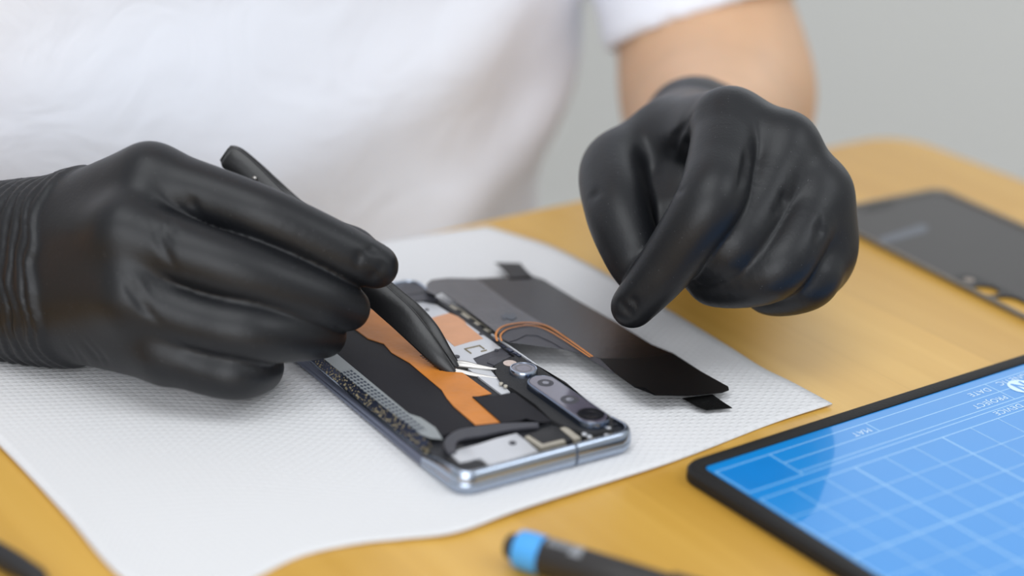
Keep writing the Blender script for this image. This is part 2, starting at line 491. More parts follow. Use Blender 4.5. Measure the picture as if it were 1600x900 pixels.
# ------------------------------------------------------------------ paper towel
def bez_edge(pts, n=40):
    s = spline(pts, 10); A = np.array(s)
    L = np.r_[0, np.cumsum(np.linalg.norm(np.diff(A, axis=0), axis=1))]
    t = np.linspace(0, L[-1], n)
    return np.stack([np.interp(t, L, A[:, i]) for i in range(3)], 1)
NP = 64
pT, pR = at(762, 357), at(1300, 635)
pB = at(300, 985)
pL = pB + (pT - pR) * 1.02
eTR = bez_edge([pT, at(812, 372), at(870, 391), at(965, 440), at(1052, 491), at(1140, 545), at(1190, 577), at(1238, 601), pR], NP)
eLB = bez_edge([pL, at(-40, 664), at(0, 702), at(45, 748), at(110, 818), at(185, 903), pB], NP)
eBR = bez_edge([pB, at(340, 940), at(411, 899), at(477, 869), at(563, 852), at(630, 846), at(716, 836), at(822, 799), at(1040, 728), at(1200, 666), pR], NP)
eLT = bez_edge([pL, .5 * (pL + at(560, 391)), at(560, 391), at(640, 376), at(700, 366), pT], NP)
bm = bmesh.new(); uvl = bm.loops.layers.uv.new('UVMap')
G = []
for i in range(NP):
    row = []
    s = i / (NP - 1)                     # from L-B edge to T-R edge
    for j in range(NP):
        t = j / (NP - 1)                 # from L-T edge to B-R edge
        p = (1 - t) * eLT[i] + t * eBR[i] + (1 - s) * eLB[j] + s * eTR[j] - ((1 - s) * (1 - t) * pL + s * t * pR + (1 - s) * t * pB + s * (1 - t) * pT)
        z = .0007
        edge = min(s, 1 - s, t, 1 - t)
        z += .0011 * (.5 + .5 * math.sin(9 * s + 3 * t + .5)) * math.exp(-edge * 14)
        row.append(bm.verts.new((p[0], p[1], z)))
    G.append(row)
EU = np.linalg.norm(pT - pL); EV = np.linalg.norm(pB - pL)
for i in range(NP - 1):
    for j in range(NP - 1):
        f = bm.faces.new((G[i][j], G[i + 1][j], G[i + 1][j + 1], G[i][j + 1]))
        for lp, (a, b_) in zip(f.loops, ((i, j), (i + 1, j), (i + 1, j + 1), (i, j + 1))):
            lp[uvl].uv = (a / (NP - 1) * EV, b_ / (NP - 1) * EU)
pap = from_bm('paper_towel', bm, PAPER, angle=180)
md = pap.modifiers.new('thickness', 'SOLIDIFY'); md.thickness = .0005; md.offset = -1
tag(pap, 'white embossed paper towel sheet spread on the table under the opened phone', 'paper towel')
PZ = .0010

# ------------------------------------------------------------------ phone
PH_A = np.array([-.01441, .568964]); TH = .588122
pa_, pb_ = np.array([math.cos(TH), math.sin(TH)]), np.array([-math.sin(TH), math.cos(TH)])
W, L = .0742, .1578
phone = empty('smartphone', (PH_A[0], PH_A[1], PZ), TH)
tag(phone, 'opened smartphone with its back removed, battery and circuit board bare, on the paper towel', 'phone')
def uv(x, y, z=.0085):
    w = at(x, y, z + PZ)[:2] - PH_A
    return (float(w @ pa_), float(w @ pb_))
def U(pts, z=.0085): return [uv(x, y, z) for x, y in pts]

prof = [(.0030, 0), (.0012, .0004), (.0003, .0016), (.0, .0030), (.0, .0042), (.0003, .0044), (.0003, .0046), (.0, .0048), (.0002, .0066), (.0008, .0080), (.0015, .0087), (.0021, .0088), (.0024, .0085), (.0024, .0058)]
def frame_path(d):
    P = rrect(d, W - d, d, L - d, max(.0075 - d, .001), 10); out = []
    for p_, q_ in zip(P, P[1:] + P[:1]):
        out.append(p_); n_ = int(abs(q_[1] - p_[1]) / .05 > 1) * 15
        out += [(p_[0], p_[1] + (q_[1] - p_[1]) * k / (n_ + 1)) for k in range(1, n_ + 1)]
    return out
rings = []
for d, z in prof:
    ring = []
    for x, y in frame_path(d):
        e = min(y, L - y); w_ = min(max((e - .010) / .016, 0), 1); w_ = w_ * w_ * (3 - 2 * w_)
        ring.append((x + (d * .30 * w_) * (1 if x > W / 2 else -1), y, z * (1 - .36 * w_)))
    rings.append(ring)
bm = bmesh.new(); loft(bm, rings)
frame = from_bm('frame', bm, STEEL, phone, angle=60)
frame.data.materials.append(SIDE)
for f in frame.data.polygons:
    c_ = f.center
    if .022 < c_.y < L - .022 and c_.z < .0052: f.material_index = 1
bm = bmesh.new(); add_prism(bm, rrect(.003, W - .003, .003, L - .003, .0046), 0, .0006); from_bm('screen', bm, GLASSB, phone)
prism('inner_tray', rrect(.0023, W - .0023, .0023, L - .0023, .0052), .0008, .0064, TRAY, phone)
for u_, v0, v1 in ((.0477, -.00012, .0016),):
    bm = bmesh.new()
    pr = [(-d - .00006 if False else d, z) for d, z in prof[1:12]]
    a = [(u_ - .0005, d - .00006, z + .00002) for d, z in pr]; b_ = [(u_ + .0005, d - .00006, z + .00002) for d, z in pr]
    a2 = [bm.verts.new(p) for p in a]; b2 = [bm.verts.new(p) for p in b_]
    for i in range(len(a2) - 1): bm.faces.new((a2[i], b2[i], b2[i + 1], a2[i + 1]))
    from_bm('antenna_seam', bm, SEAM, phone)

# battery block
bat = [(.0098, .150), (.0092, .112), (.0085, .066), (.0080, .040), (.0108, .0300), (.0270, .0325), (.0335, .0330), (.0345, .150)]
prism('battery', bat, .0064, .0080, BATT, phone, bev=.0004)
# perforated film along the left edge
film = U([(497, 543), (524, 546), (562, 578), (625, 634), (641, 655), (668, 661), (691, 688), (676, 696), (655, 690), (610, 650), (560, 606), (515, 566)], .0081)
film = [(.0044, .122)] + [(.0105, .122)] + film[1:-1] + [(.0044, .100)]
film = [(.0040, .124), (.0104, .124), (.0104, .112), (.0098, .0800), (.0092, .0500), (.0114, .0452), (.0120, .0360), (.0098, .0275), (.0066, .0300), (.0050, .0340), (.0040, .0700)]
prism('printed_film', film, .0079, .0082, FILM, phone)
# crumbs of old adhesive along the rim
bm = bmesh.new()
for i in range(430):
    v = random.uniform(.024, .125); u = random.choice((random.uniform(.0014, .0032), random.uniform(.0016, .0048)))
    s = random.uniform(.00014, .00050)
    r = bmesh.ops.create_icosphere(bm, subdivisions=1, radius=s)
    for q in r['verts']:
        q.co = Vector((u + q.co.x * random.uniform(.6, 1.4), v + q.co.y * random.uniform(.6, 1.6), .0054 + min(max(u - .0012, 0) * .72, .0026) + q.co.z * random.uniform(.5, 1.3)))
for i in range(160):
    u = random.uniform(.006, .068); v = .0028 + abs(random.gauss(0, .0006)); s = random.uniform(.00012, .0004)
    r = bmesh.ops.create_icosphere(bm, subdivisions=1, radius=s)
    for q in r['verts']: q.co = Vector((u + q.co.x, v + q.co.y, .0079 + q.co.z))
tag(from_bm('adhesive_residue', bm, GOLD, phone), kind='stuff')
bm = bmesh.new()      # sloping dark glue bed from the low rim up to the film
loft(bm, [[(.0013, v, .0046), (.0013, v, .0056), (.0030, v, .0069), (.0050, v, .0079), (.0050, v, .0046)] for v in (.148, .100, .060, .028)], cap0=True, cap1=True)
from_bm('side_gasket', bm, NAVY, phone)

# orange ribbon cable over the battery
orl = [(536, 497), (556, 515), (575, 529), (600, 537), (612, 551), (640, 567), (660, 584), (690, 609), (698, 622), (709, 635), (743, 664)]
orr = [(782, 660), (765, 644), (742, 620), (768, 615), (748, 601), (732, 589), (705, 570), (672, 545), (640, 520), (612, 503), (585, 482), (560, 488)]
prism('ribbon_cable', U(orl + orr, .0083), .0081, .00835, ORANGE, phone)
bm = bmesh.new()
for a, b_, w in (((660, 556), (690, 578), .0012),):
    p, q = np.array(uv(*a, .0084)), np.array(uv(*b_, .0084)); d = (q - p) / np.linalg.norm(q - p); nrm = np.array([-d[1], d[0]])
    for i in range(9):
        c = p + (q - p) * i / 8
        ww = w * random.uniform(.6, 1)
        pts = [c - d * .0006 - nrm * ww, c + d * .0003 - nrm * ww * .8, c + d * .0006 + nrm * ww, c - d * .0003 + nrm * ww]
        add_prism(bm, [tuple(x) for x in pts], .0083, .00843)
from_bm('printed_marks', bm, BLACKP, phone)
# main circuit board and its shields
board = [(.036, .150), (.072, .150), (.072, .010), (.036, .010), (.0345, .034), (.0345, .148)]
prism('circuit_board', board, .0064, .0070, TRAY, phone)
shield = U([(632, 478), (640, 474), (652, 470), (682, 476), (701, 488), (728, 503), (751, 519), (783, 543), (762, 551), (738, 560), (748, 571), (742, 577), (766, 577), (797, 612), (784, 616), (752, 592), (712, 561), (680, 532), (650, 505)], .0078)
sh = prism('shield_plate', shield, .0070, .0078, SILVER, phone, bev=.0002)
prism('copper_patch', U([(664, 500), (684, 494), (702, 489), (722, 497), (730, 508), (755, 529), (733, 534), (710, 541), (690, 523)], .0079), .0078, .00795, COPPER, phone)
def ring_at(name, x, y, z, r0, r1, h, m, parent=phone):
    u, v = uv(x, y, z); bm = bmesh.new()
    lathe(bm, [(r0, z - .0003), (r0, z + h), (r1, z + h), (r1, z - .0003)], u, v, 24)
    return from_bm(name, bm, m, parent)
def disc_at(name, x, y, z, r, h, m, parent=phone, zc=None):
    u, v = uv(x, y, z + h); bm = bmesh.new()
    lathe(bm, [(r, z - .0002), (r, z + h * .8), (r * .85, z + h)], u, v, 24)
    return from_bm(name, bm, m, parent)
disc_at('screw', 713, 556, .0078, .0013, .0005, GREYP)
disc_at('screw', 752, 521, .0078, .0009, .0003, GREYP)
disc_at('screw', 776, 546, .0078, .0008, .0003, GREYP)
disc_at('screw', 667, 483, .0078, .0009, .0003, GREYP)
# gold-edged slot in the shield
bm = bmesh.new()
c = np.array(uv(743, 546, .008))
for (x0, x1, y0, y1) in ((-.0035, .0035, .0022, .0026), (-.0035, -.0031, -.0022, .0026), (.0031, .0035, -.001, .0026), (.001, .0035, -.0026, -.0022)):
    add_box(bm, c[0] + x0, c[0] + x1, c[1] + y0, c[1] + y1, .0077, .00815)
from_bm('slot_frame', bm, GOLD, phone)
# board-edge bracket by the lifted flex
prism('contact_bracket', U([(699, 479), (706, 475), (730, 489), (768, 515), (760, 519), (733, 501)], .0078), .0066, .0078, BEIGE, phone, bev=.0002)
bm = bmesh.new()
for x, y in ((716, 486), (736, 500), (752, 510)):
    u, v = uv(x, y, .0081); add_box(bm, u - .0016, u + .0012, v - .0018, v + .0018, .0077, .0081, .0002)
from_bm('contact_pad', bm, BLACKP, phone)
# dark end plate at the far end
prism('antenna_cover', [(.0345, .1265), (.0375, .1265), (.0560, .1365), (.0700, .1340), (.0716, .1340), (.0716, .1530), (.0690, .1553), (.0100, .1553), (.010, .1505), (.0345, .1505)], .0066, .0083, GREYP, phone, bev=.0004)
prism('cover_seam', [(.048, .1435), (.0700, .1415), (.0700, .1422), (.048, .1442)], .0082, .00838, BLACKP, phone)
# right-hand rail
prism('side_rail', [(.0695, .1330), (.0716, .1330), (.0716, .0120), (.0700, .0120), (.0698, .0500), (.0690, .0800)], .0066, .0080, BLACKP, phone)
prism('rail_trim', [(.0712, .0940), (.0719, .0940), (.0719, .0140), (.0712, .0140)], .0078, .0086, SILVER, phone)
bm = bmesh.new()
for i in range(34):
    v = random.uniform(.012, .090); u = random.uniform(.0695, .0712); s = random.uniform(.0003, .0008)
    add_box(bm, u - s, u + s, v - s * 1.3, v + s * 1.3, .0078, .0080 + s * .7)
tag(from_bm('small_components', bm, NAVY, phone), kind='stuff')
prism('dark_board_cover', U([(737, 560), (762, 550), (783, 543), (796, 553), (785, 562), (773, 570), (767, 577), (746, 571)], .0076), .0066, .0076, GREYP, phone, bev=.0002)  # dark grey slab on the board beside the camera plate
prism('sub_shield', U([(761, 566), (764, 560), (786, 552), (800, 556), (786, 563), (773, 571)], .0080), .0074, .0080, GREYP, phone, bev=.0002)

# camera plate, camera lenses
plate = U([(772, 572), (787, 561), (806, 556), (840, 571), (884, 597), (922, 629), (956, 652), (959, 672), (918, 678), (879, 664), (860, 655), (838, 632), (801, 606), (786, 602), (775, 584)], .0086)
prism('camera_plate', plate, .0066, .0086, GRAIN, phone, bev=.0003)
disc_at('flash_led', 797, 567, .0086, .0026, .0002, LEDM)
u, v = uv(818, 575, .0106)
bm = bmesh.new(); lathe(bm, [(.0053, .0080), (.0053, .0101), (.0050, .0107), (.0045, .0108), (.0044, .0104), (0, .0104)], u, v, 48)
lr = from_bm('camera_lens', bm, STEEL, phone)
bm = bmesh.new(); lathe(bm, [(.0044, .0103), (.0044, .01055), (0, .01055)], u, v, 40); from_bm('lens_glass', bm, LENSV, lr)
bm = bmesh.new(); lathe(bm, [(.0032, .01052), (.0032, .01058), (.0026, .01058), (.0026, .01052)], u, v, 40); from_bm('iris_ring', bm, GLASSB, lr)
# pill-shaped triple camera
b0 = np.array(uv(849, 598, .0112)); b1 = np.array(uv(927, 648, .0112))
bu = (b0[0] + b1[0]) / 2; bv1, bv0 = b0[1] + .0010, b1[1] - .0006
def pill(r, grow=0.0, n=14):
    out = []
    for i in range(n + 1):
        a = math.pi * i / n; out.append((bu + r * math.cos(a), bv1 + r * math.sin(a)))
    for i in range(n + 1):
        a = math.pi + math.pi * i / n; out.append((bu + r * math.cos(a), bv0 + r * math.sin(a)))
    return out
bm = bmesh.new()
loft(bm, [[(x, y, z) for x, y in pill(r)] for r, z in ((.0060, .0080), (.0060, .0100), (.0058, .0108), (.0053, .0111), (.0051, .0108))], cap0=True, cap1=True)
bar = from_bm('camera_bar', bm, BARM, phone)
bm = bmesh.new(); loft(bm, [[(x, y, z) for x, y in pill(r)] for r, z in ((.0051, .0105), (.0051, .01105), (.0049, .0112))], cap0=True, cap1=True)
from_bm('bar_glass', bm, LENSV, bar)
for (x, y, r) in ((852, 598, .0030), (887, 625, .0034)):
    u, v = uv(x, y, .0113); u = bu
    bm = bmesh.new(); lathe(bm, [(r, .0111), (r, .01125), (r * .45, .01125), (r * .4, .0113), (0, .0113)], u, v, 32); e = from_bm('bar_lens', bm, GREYP, bar)
    bm = bmesh.new(); lathe(bm, [(r * .42, .0112), (r * .42, .01135), (0, .0114)], u, v, 24); from_bm('lens_centre', bm, LENSD, e)
u, v = uv(926, 646, .0113)
bm = bmesh.new(); lathe(bm, [(.0049, .0111), (.0049, .0113), (.0030, .0113), (.0026, .01125), (0, .01125)], bu, v, 36); from_bm('bar_lens', bm, GLASSB, bar)

# connector pad over the ribbon
prism('connector_pad', U([(738, 619), (772, 619), (804, 613), (834, 636), (862, 657), (842, 659), (822, 653), (815, 656), (784, 660), (766, 644)], .0089), .0083, .0089, BATT, phone, bev=.0002)
# curved foam strap near the bottom
st_o = spline([uv(842, 660, .0088), uv(818, 660, .0088), uv(790, 661, .0088), uv(758, 664, .0088), uv(720, 670, .0088), uv(700, 681, .0088), uv(694, 694, .0088), uv(700, 708, .0088)], 6)
st_i = spline([uv(713, 706, .0088), uv(712, 695, .0088), uv(720, 686, .0088), uv(758, 679, .0088), uv(795, 671, .0088), uv(842, 666, .0088)], 6)
prism('foam_strap', [tuple(p) for p in st_o + st_i], .0078, .0088, GREYP, phone, bev=.0003)
prism('speaker_plate', U([(703, 708), (722, 700), (748, 694), (775, 685), (807, 676), (824, 690), (841, 704), (800, 717), (763, 727), (751, 715), (735, 719), (718, 722)], .0080), .0066, .0080, SILVER, phone, bev=.0003)
disc_at('screw', 801, 691, .0080, .0013, .0004, GREYP)
bm = bmesh.new()
add_prism(bm, U([(820, 682), (826, 680), (848, 694), (880, 686), (884, 690), (845, 699)], .0082), .0066, .0082)
add_prism(bm, U([(875, 669), (884, 666), (908, 684), (897, 687)], .0082), .0066, .0082)
from_bm('steel_bracket', bm, BEIGE, phone, angle=20)
prism('bottom_module', U([(826, 677), (862, 664), (880, 668), (896, 687), (850, 695)], .0079), .0066, .0079, BLACKP, phone, bev=.0003)
prism('vibration_motor', [(.0085, .0245), (.0125, .0255), (.0145, .0210), (.0125, .0160), (.0085, .0165), (.0072, .0200)], .0064, .0078, BLACKP, phone, bev=.0005)
prism('corner_block', [(.004, .016), (.0075, .0175), (.0150, .0065), (.0150, .0040), (.0070, .0034), (.0036, .0070)], .0064, .0076, BLACKP, phone, bev=.0004)
prism('microphone_bracket', [(.0165, .0045), (.0210, .0045), (.0210, .0070), (.0165, .0070)], .0066, .0079, BEIGE, phone, bev=.0002)
for x, y in ((913, 677), (921, 681), (951, 668), (948, 679)):
    disc_at('screw', x, y, .0082, .0009, .0005, SILVER)
for x, y in ((783, 598), (790, 602)):
    disc_at('solder_dot', x, y, .0084, .0008, .0006, BEIGE)

# ------------------------------------------------------------------ charging coil sheet lying beside the phone
coil = empty('charging_coil_sheet', tuple(at(900, 520, .001)))
tag(coil, 'thin black charging coil sheet with grey flex, folded out beside the phone on the paper', 'phone part')
CL = np.array(coil.location)
def slab(name, outline, m, th=.0003, parent=coil, per=0):
    """outline: (x, y, height) photo positions at a height over the table -> thin sheet of that outline"""
    P = [at(x, y, z) - CL for x, y, z in outline]
    bm = bmesh.new()
    hi = [bm.verts.new(p) for p in P]; lo = [bm.verts.new(p - np.array([0, 0, th])) for p in P]
    bm.faces.new(hi); bm.faces.new(lo[::-1]); n = len(P)
    for i in range(n): bm.faces.new((lo[i], lo[(i + 1) % n], hi[(i + 1) % n], hi[i]))
    bmesh.ops.triangulate(bm, faces=[f for f in bm.faces if len(f.verts) > 4])
    return from_bm(name, bm, m, parent, angle=30)
def h_(x, y):
    """height of the sheet: resting on the phone rim at its left, sinking to the paper at its right"""
    base = at(x, y, .006)
    w = base[:2] - PH_A; d = float(w @ pa_) - W          # distance right of the phone
    return float(np.clip(.0112 - .13 * d, .0042, .0112))
def hs(pts): return [(x, y, h_(x, y)) for x, y in pts]
slab('graphite_sheet', hs([(742, 435), (800, 432), (832, 431), (850, 437), (900, 468), (960, 502), (1018, 538), (1052, 552), (985, 560), (938, 560), (925, 556), (880, 522), (852, 508), (800, 476)]), SHEET)
slab('reflection_end', hs([(1052, 552), (1095, 580), (1138, 604), (1139, 609), (1128, 613), (1075, 618), (1024, 617), (1008, 606), (991, 604), (960, 582), (938, 560), (985, 560)]), SHEET_END)  # near end of the sheet, its dark reflection put into the colour
slab('flex_cable', [(x, y, h_(x, y) + .0003) for x, y in [(666, 444), (674, 437), (700, 434), (745, 435), (800, 476), (852, 508), (810, 507), (790, 512), (778, 521), (758, 505), (720, 476), (690, 456), (680, 461), (667, 455)]], FLEXG)
slab('flex_lobe', hs([(779, 522), (790, 513), (810, 508), (848, 511), (880, 526), (938, 562), (960, 583), (930, 566), (905, 551), (880, 545), (862, 534), (840, 524), (822, 523), (808, 530), (795, 534), (784, 529)]), GREYP)
slab('pale_smudge', [(x, y, h_(x, y) + .0006) for x, y in [(783, 493), (790, 489), (797, 491), (803, 489), (808, 496), (800, 500), (792, 497), (786, 499)]], COVER_MARK, th=.0002)
def strip(name, pts, w, m, lift=.0006):
    P = [at(x, y, h_(x, y) + lift) - CL for x, y in pts]; P = spline(P, 6)
    bm = bmesh.new(); prev = None
    for i, p in enumerate(P):
        d = P[min(i + 1, len(P) - 1)] - P[max(i - 1, 0)]; nrm = np.array([-d[1], d[0], 0]); nrm /= np.linalg.norm(nrm) + 1e-9
        a, b_ = bm.verts.new(p + nrm * w / 2), bm.verts.new(p - nrm * w / 2)
        if prev: bm.faces.new((prev[0], a, b_, prev[1]))
        prev = (a, b_)
    return from_bm(name, bm, m, coil)
strip('copper_trace', [(777, 533), (775, 522), (782, 512), (800, 506), (830, 504), (856, 510), (885, 528), (926, 557)], .0009, ORANGE)
strip('copper_trace', [(784, 533), (782, 524), (789, 516), (803, 511), (826, 508), (850, 513), (880, 530), (922, 558)], .0007, ORANGE)
slab('pull_tab', [(773, 410, .005), (813, 411, .005), (822, 422, .0055), (832, 431, .0056), (797, 434, .0066), (790, 424, .0062)], BLACKP)
slab('pull_tab', [(1066, 622, .0036), (1113, 616, .0036), (1130, 628, .003), (1144, 637, .0025), (1104, 641, .0025), (1090, 636, .003)], TABM)

# ------------------------------------------------------------------ back cover
bc0 = at(1338, 372, .0012); bc1 = at(1600, 503, .0012)
dl = (bc1 - bc0)[:2]; dl /= np.linalg.norm(dl)          # long edge, towards the right foreground
ang = math.atan2(dl[1], dl[0])
# corner seen near the hand; cover runs from its hidden top end
top_right = at(1462, 293, .0024)[:2]
nx = np.array([-dl[1], dl[0]])
across = float((top_right - bc0[:2]) @ nx)
CW = .0742
org = bc0[:2] + dl * float((top_right - bc0[:2]) @ dl) + nx * (across - CW) * .5
cover = empty('phone_back_cover', (org[0], org[1], 0.0), ang)
tag(cover, 'removed dark glass phone back with round camera openings, lying at the right on bare wood', 'phone back cover')
def cuv(x, y, z=.0014):
    w = at(x, y, z)[:2] - org; return (float(w @ dl), float(w @ nx))
CWd = across
bm = bmesh.new()
h1 = np.array(cuv(1511, 438)); h2 = np.array(cuv(1541, 453)); h3 = np.array(cuv(1585, 474))
hu = float(np.mean([h1[1], h2[1], h3[1]]))
def circ(c, r, n=20): return [(c[0] + r * math.cos(2 * math.pi * i / n), c[1] + r * math.sin(2 * math.pi * i / n)) for i in range(n)]
def pillx(x0, x1, y, r, n=10):
    return [(x1 + r * math.cos(a), y + r * math.sin(a)) for a in [math.pi * (-.5 + i / n) for i in range(n + 1)]] + \
           [(x0 + r * math.cos(a), y + r * math.sin(a)) for a in [math.pi * (.5 + i / n) for i in range(n + 1)]]
holes = [circ((h1[0], hu + .0012), .0024), circ((h2[0], hu), .0054), pillx(cuv(1574, 471)[0], cuv(1574, 471)[0] + .036, hu, .0060)]
def holed(name, outer, holes, z0, z1, m, parent):
    bm = bmesh.new(); loops = []
    for lp in [outer] + holes:
        vs = [bm.verts.new((x, y, z1)) for x, y in lp]; loops.append(vs)
        for i in range(len(vs)): bm.edges.new((vs[i], vs[(i + 1) % len(vs)]))
    bmesh.ops.triangle_fill(bm, use_beauty=True, use_dissolve=False, edges=bm.edges[:])
    faces = bm.faces[:]
    r = bmesh.ops.extrude_face_region(bm, geom=faces)
    for v in [g for g in r['geom'] if isinstance(g, bmesh.types.BMVert)]: v.co.z = z0
    return from_bm(name, bm, m, parent, angle=30)
holed('glass_panel', rrect(.0012, .1578,   .0012, CWd - .0012, .007), holes, .0009, .0013, COVER, cover)
rr = []
for d, z in ((.0016, .0002), (.0, .0008), (.0, .0020), (.0008, .0026), (.0018, .0022), (.0022, .0011)):
    rr.append([(x, y, z) for x, y in rrect(d, .159 - d, d, CWd - d, .008 - d)])
bm = bmesh.new(); loft(bm, rr); from_bm('rim', bm, COVER_EDGE, cover)
def cpatch(name, pts, m, z=.00136): return prism(name, [cuv(x, y) for x, y in pts], .0012, z, m, cover)
cpatch('dark_band', [(1345, 330), (1360, 318), (1398, 309), (1398, 322), (1362, 332)], COVER_IN)
cpatch('pale_mark', [(1372, 372), (1440, 350), (1450, 353), (1448, 362), (1380, 381)], COVER_MARK)
bm = bmesh.new(); lathe(bm, [(.00235, .0010), (.00235, .0014), (.0016, .0015), (0, .0015)], h1[0], hu + .0012, 20); from_bm('flash_window', bm, FLASHW, cover)
xs_, xe_ = h1[0] - .0060, cuv(1574, 471)[0] + .046
holed('camera_surround', [(xs_ + .003, hu - .0066), (xs_, hu - .003), (xs_, hu + .0050), (xs_ + .004, hu + .0068), (h2[0] - .004, hu + .0080), (xe_ - .006, hu + .0080), (xe_, hu + .003), (xe_, hu - .003), (xe_ - .005, hu - .0066)], holes, .0012, .00136, COVER_IN, cover)

# ------------------------------------------------------------------ blue project mat
m0 = at(1057, 742, 0)
ma = at(1600, 561, .005) - at(1075, 729, .005); ma = ma[:2] / np.linalg.norm(ma[:2])
mb = np.array([ma[1], -ma[0]])
MA_ = math.atan2(ma[1], ma[0])
c_out = at(1060, 737, .002)[:2]
mat_o = empty('project_mat', (c_out[0], c_out[1], 0), MA_)
tag(mat_o, 'glossy blue gridded project mat with black rim and white print, right foreground', 'work mat')
def muv(x, y, z=.0046):
    w = at(x, y, z)[:2] - c_out; return (float(w @ ma), float(w @ np.array([-ma[1], ma[0]])))
ML, MW = .26, .21
ic = muv(1083, 735, .0046)
BW = .0062
rr = []
for d, z in ((.0008, 0), (.0, .0008), (.0, .0040), (.0010, .0052), (BW - .0008, .0054), (BW, .0050), (BW, .0038)):
    rr.append([(x, y, z) for x, y in rrect(-.0005 + d, ML - d, -MW + d, .0005 - d, max(.0085 - d, .0022))])
bm = bmesh.new(); loft(bm, rr, cap0=True); from_bm('rim', bm, RUB, mat_o)
prism('face', rrect(BW - .0004, ML - BW, -MW + BW, -BW + .0004, .003), .0030, .0046, MATB, mat_o)
LINE_N = [0]
def line(bm, p, q, w=.00048, z=.00462):
    LINE_N[0] += 1; z += .0000012 * LINE_N[0]      # no two strokes share one plane
    p, q = np.array(p), np.array(q); d = (q - p) / np.linalg.norm(q - p); nn = np.array([-d[1], d[0]]) * w / 2
    p = p - d * w / 2; q = q + d * w / 2
    bm.faces.new([bm.verts.new((*a, z)) for a in (p - nn, q - nn, q + nn, p + nn)])
# printed header and grid; local x runs along the far edge, y is negative towards the viewer
bm = bmesh.new()
yT = muv(1540, 600)[1]; y2 = muv(1559, 613)[1]; y3 = muv(1585, 624)[1]; y4 = muv(1500, 659)[1]; yG = muv(1500, 674)[1]
x0 = muv(1114, 735)[0]; xe = ML - BW - .012
xb1 = muv(1268, 749)[0]
xv = muv(1350, 660)[0]; xq = muv(1540, 601)[0]
line(bm, (x0, yT), (xe, yT)); line(bm, (x0, y4), (xe, y4)); line(bm, (x0, yT), (x0, y4))
line(bm, (xb1, yT), (xb1, y4)); line(bm, (xb1, y2), (xe, y2)); line(bm, (xb1, y3), (xe, y3))
line(bm, (xv, yT), (xv, y2)); line(bm, (xq, yT), (xq, y3))
gx0, gx1, gy1 = x0, xe, -MW + BW + .010
line(bm, (gx0, yG), (gx1, yG), .0005); line(bm, (gx0, yG), (gx0, gy1), .0005)
step = .0147
i = 1
while gx0 + i * step < gx1:
    line(bm, (gx0 + i * step, yG), (gx0 + i * step, gy1), .0007 if i % 3 == 0 else .0004); i += 1
i = 1
while yG - i * step > gy1:
    line(bm, (gx0, yG - i * step), (gx1, yG - i * step), .0007 if i % 3 == 0 else .0004); i += 1
from_bm('printed_grid', bm, INK, mat_o, smooth=False)
bm = bmesh.new()
bm.faces.new([bm.verts.new((*p,   .00461)) for p in ((x0 + .0015, yT - .0015), (xb1 - .0015, yT - .0015), (xb1 - .0015, y4 + .0015), (x0 + .0015, y4 + .0015))])
from_bm('dark_panel', bm, MATD, mat_o, smooth=False)
def mtext(s, p0, p1, fat=1.0):
    """word printed to be read from the far side: first letter at p0, last letter ending at p1"""
    u0, v0 = muv(*p0); u1, v1 = muv(*p1)
    o = text_mesh('lettering', s, .005, LETTER, mat_o, Matrix.Identity(4))
    xs = [v.co.x for v in o.data.vertices]; k = (u0 - u1) / (max(xs) - min(xs)); x_ = min(xs)
    for v in o.data.vertices: v.co = Vector((u0 - (v.co.x - x_) * k, v0 - v.co.y * k * fat, .00466))
    return o
mtext('DATE', (1541, 606), (1513, 617)); mtext('PROJECT', (1567, 618), (1520, 636)); mtext('DEVICE', (1591, 631), (1551, 645))
mtext('MAT', (1355, 669), (1329, 678)); mtext('MAGNETIC', (1617, 578), (1556, 599))
bm = bmesh.new(); lu, lv = muv(1597, 604)
bmesh.ops.create_circle(bm, cap_ends=True, radius=.0056, segments=36, matrix=Matrix.Translation((lu, lv, .00472)))
lg = from_bm('round_emblem', bm, LETTER, mat_o, smooth=False)
bm = bmesh.new()
line(bm, (lu - .0022, lv - .003), (lu - .0022, lv + .003),   .0011, .00474); line(bm, (lu + .0022, lv - .003), (lu + .0022, lv + .003),   .0011, .00474)
line(bm, (lu - .0022, lv + .003), (lu + .0022, lv - .003),   .0011, .00474)
from_bm('emblem_mark', bm, MATB, lg, smooth=False)

# ------------------------------------------------------------------ pen in the foreground, dark rod at the left corner
def rod(name, p, q, parts, label, cat, n=28):
    """parts: (part name, material, [(fraction along, radius)])"""
    p, q = np.array(p), np.array(q); d = q - p; Ln = np.linalg.norm(d); d /= Ln
    o = empty(name, tuple(p)); tag(o, label, cat)
    s = np.cross([0, 0, 1], d); s /= np.linalg.norm(s); u = np.cross(d, s)
    for nm, m, pr in parts:
        bm = bmesh.new()
        loft(bm, [[tuple(d * Ln * t + r * (s * math.cos(2 * math.pi * i / n) + u * math.sin(2 * math.pi * i / n))) for i in range(n)] for t, r in pr], cap0=True, cap1=True)
        from_bm(nm, bm, m, o)
    return o, d, s, u, Ln
pr_ = .0058
pa = at(792, 851, .0065); pq = at(1160, 962, .0060)
pen, pd, ps, pu, PL_ = rod('marker_pen', pa, pq, [
    ('tip', BLACKP, [(0, .0030), (.012, .0040), (.05, .0044), (.10, .0045)]),
    ('band', BLUEP, [(.045, .0050), (.055, .0060), (.10, .0063), (.155, .0062), (.16, .0058)]),
    ('barrel', PENB, [(.155, .0056), (.165, .0061), (.5, .0060), (.93, .0058), (.99, .0050), (1.0, .0035)])],
    'black marker pen with a bright blue collar, lying in the bottom foreground', 'pen')
bm = bmesh.new()
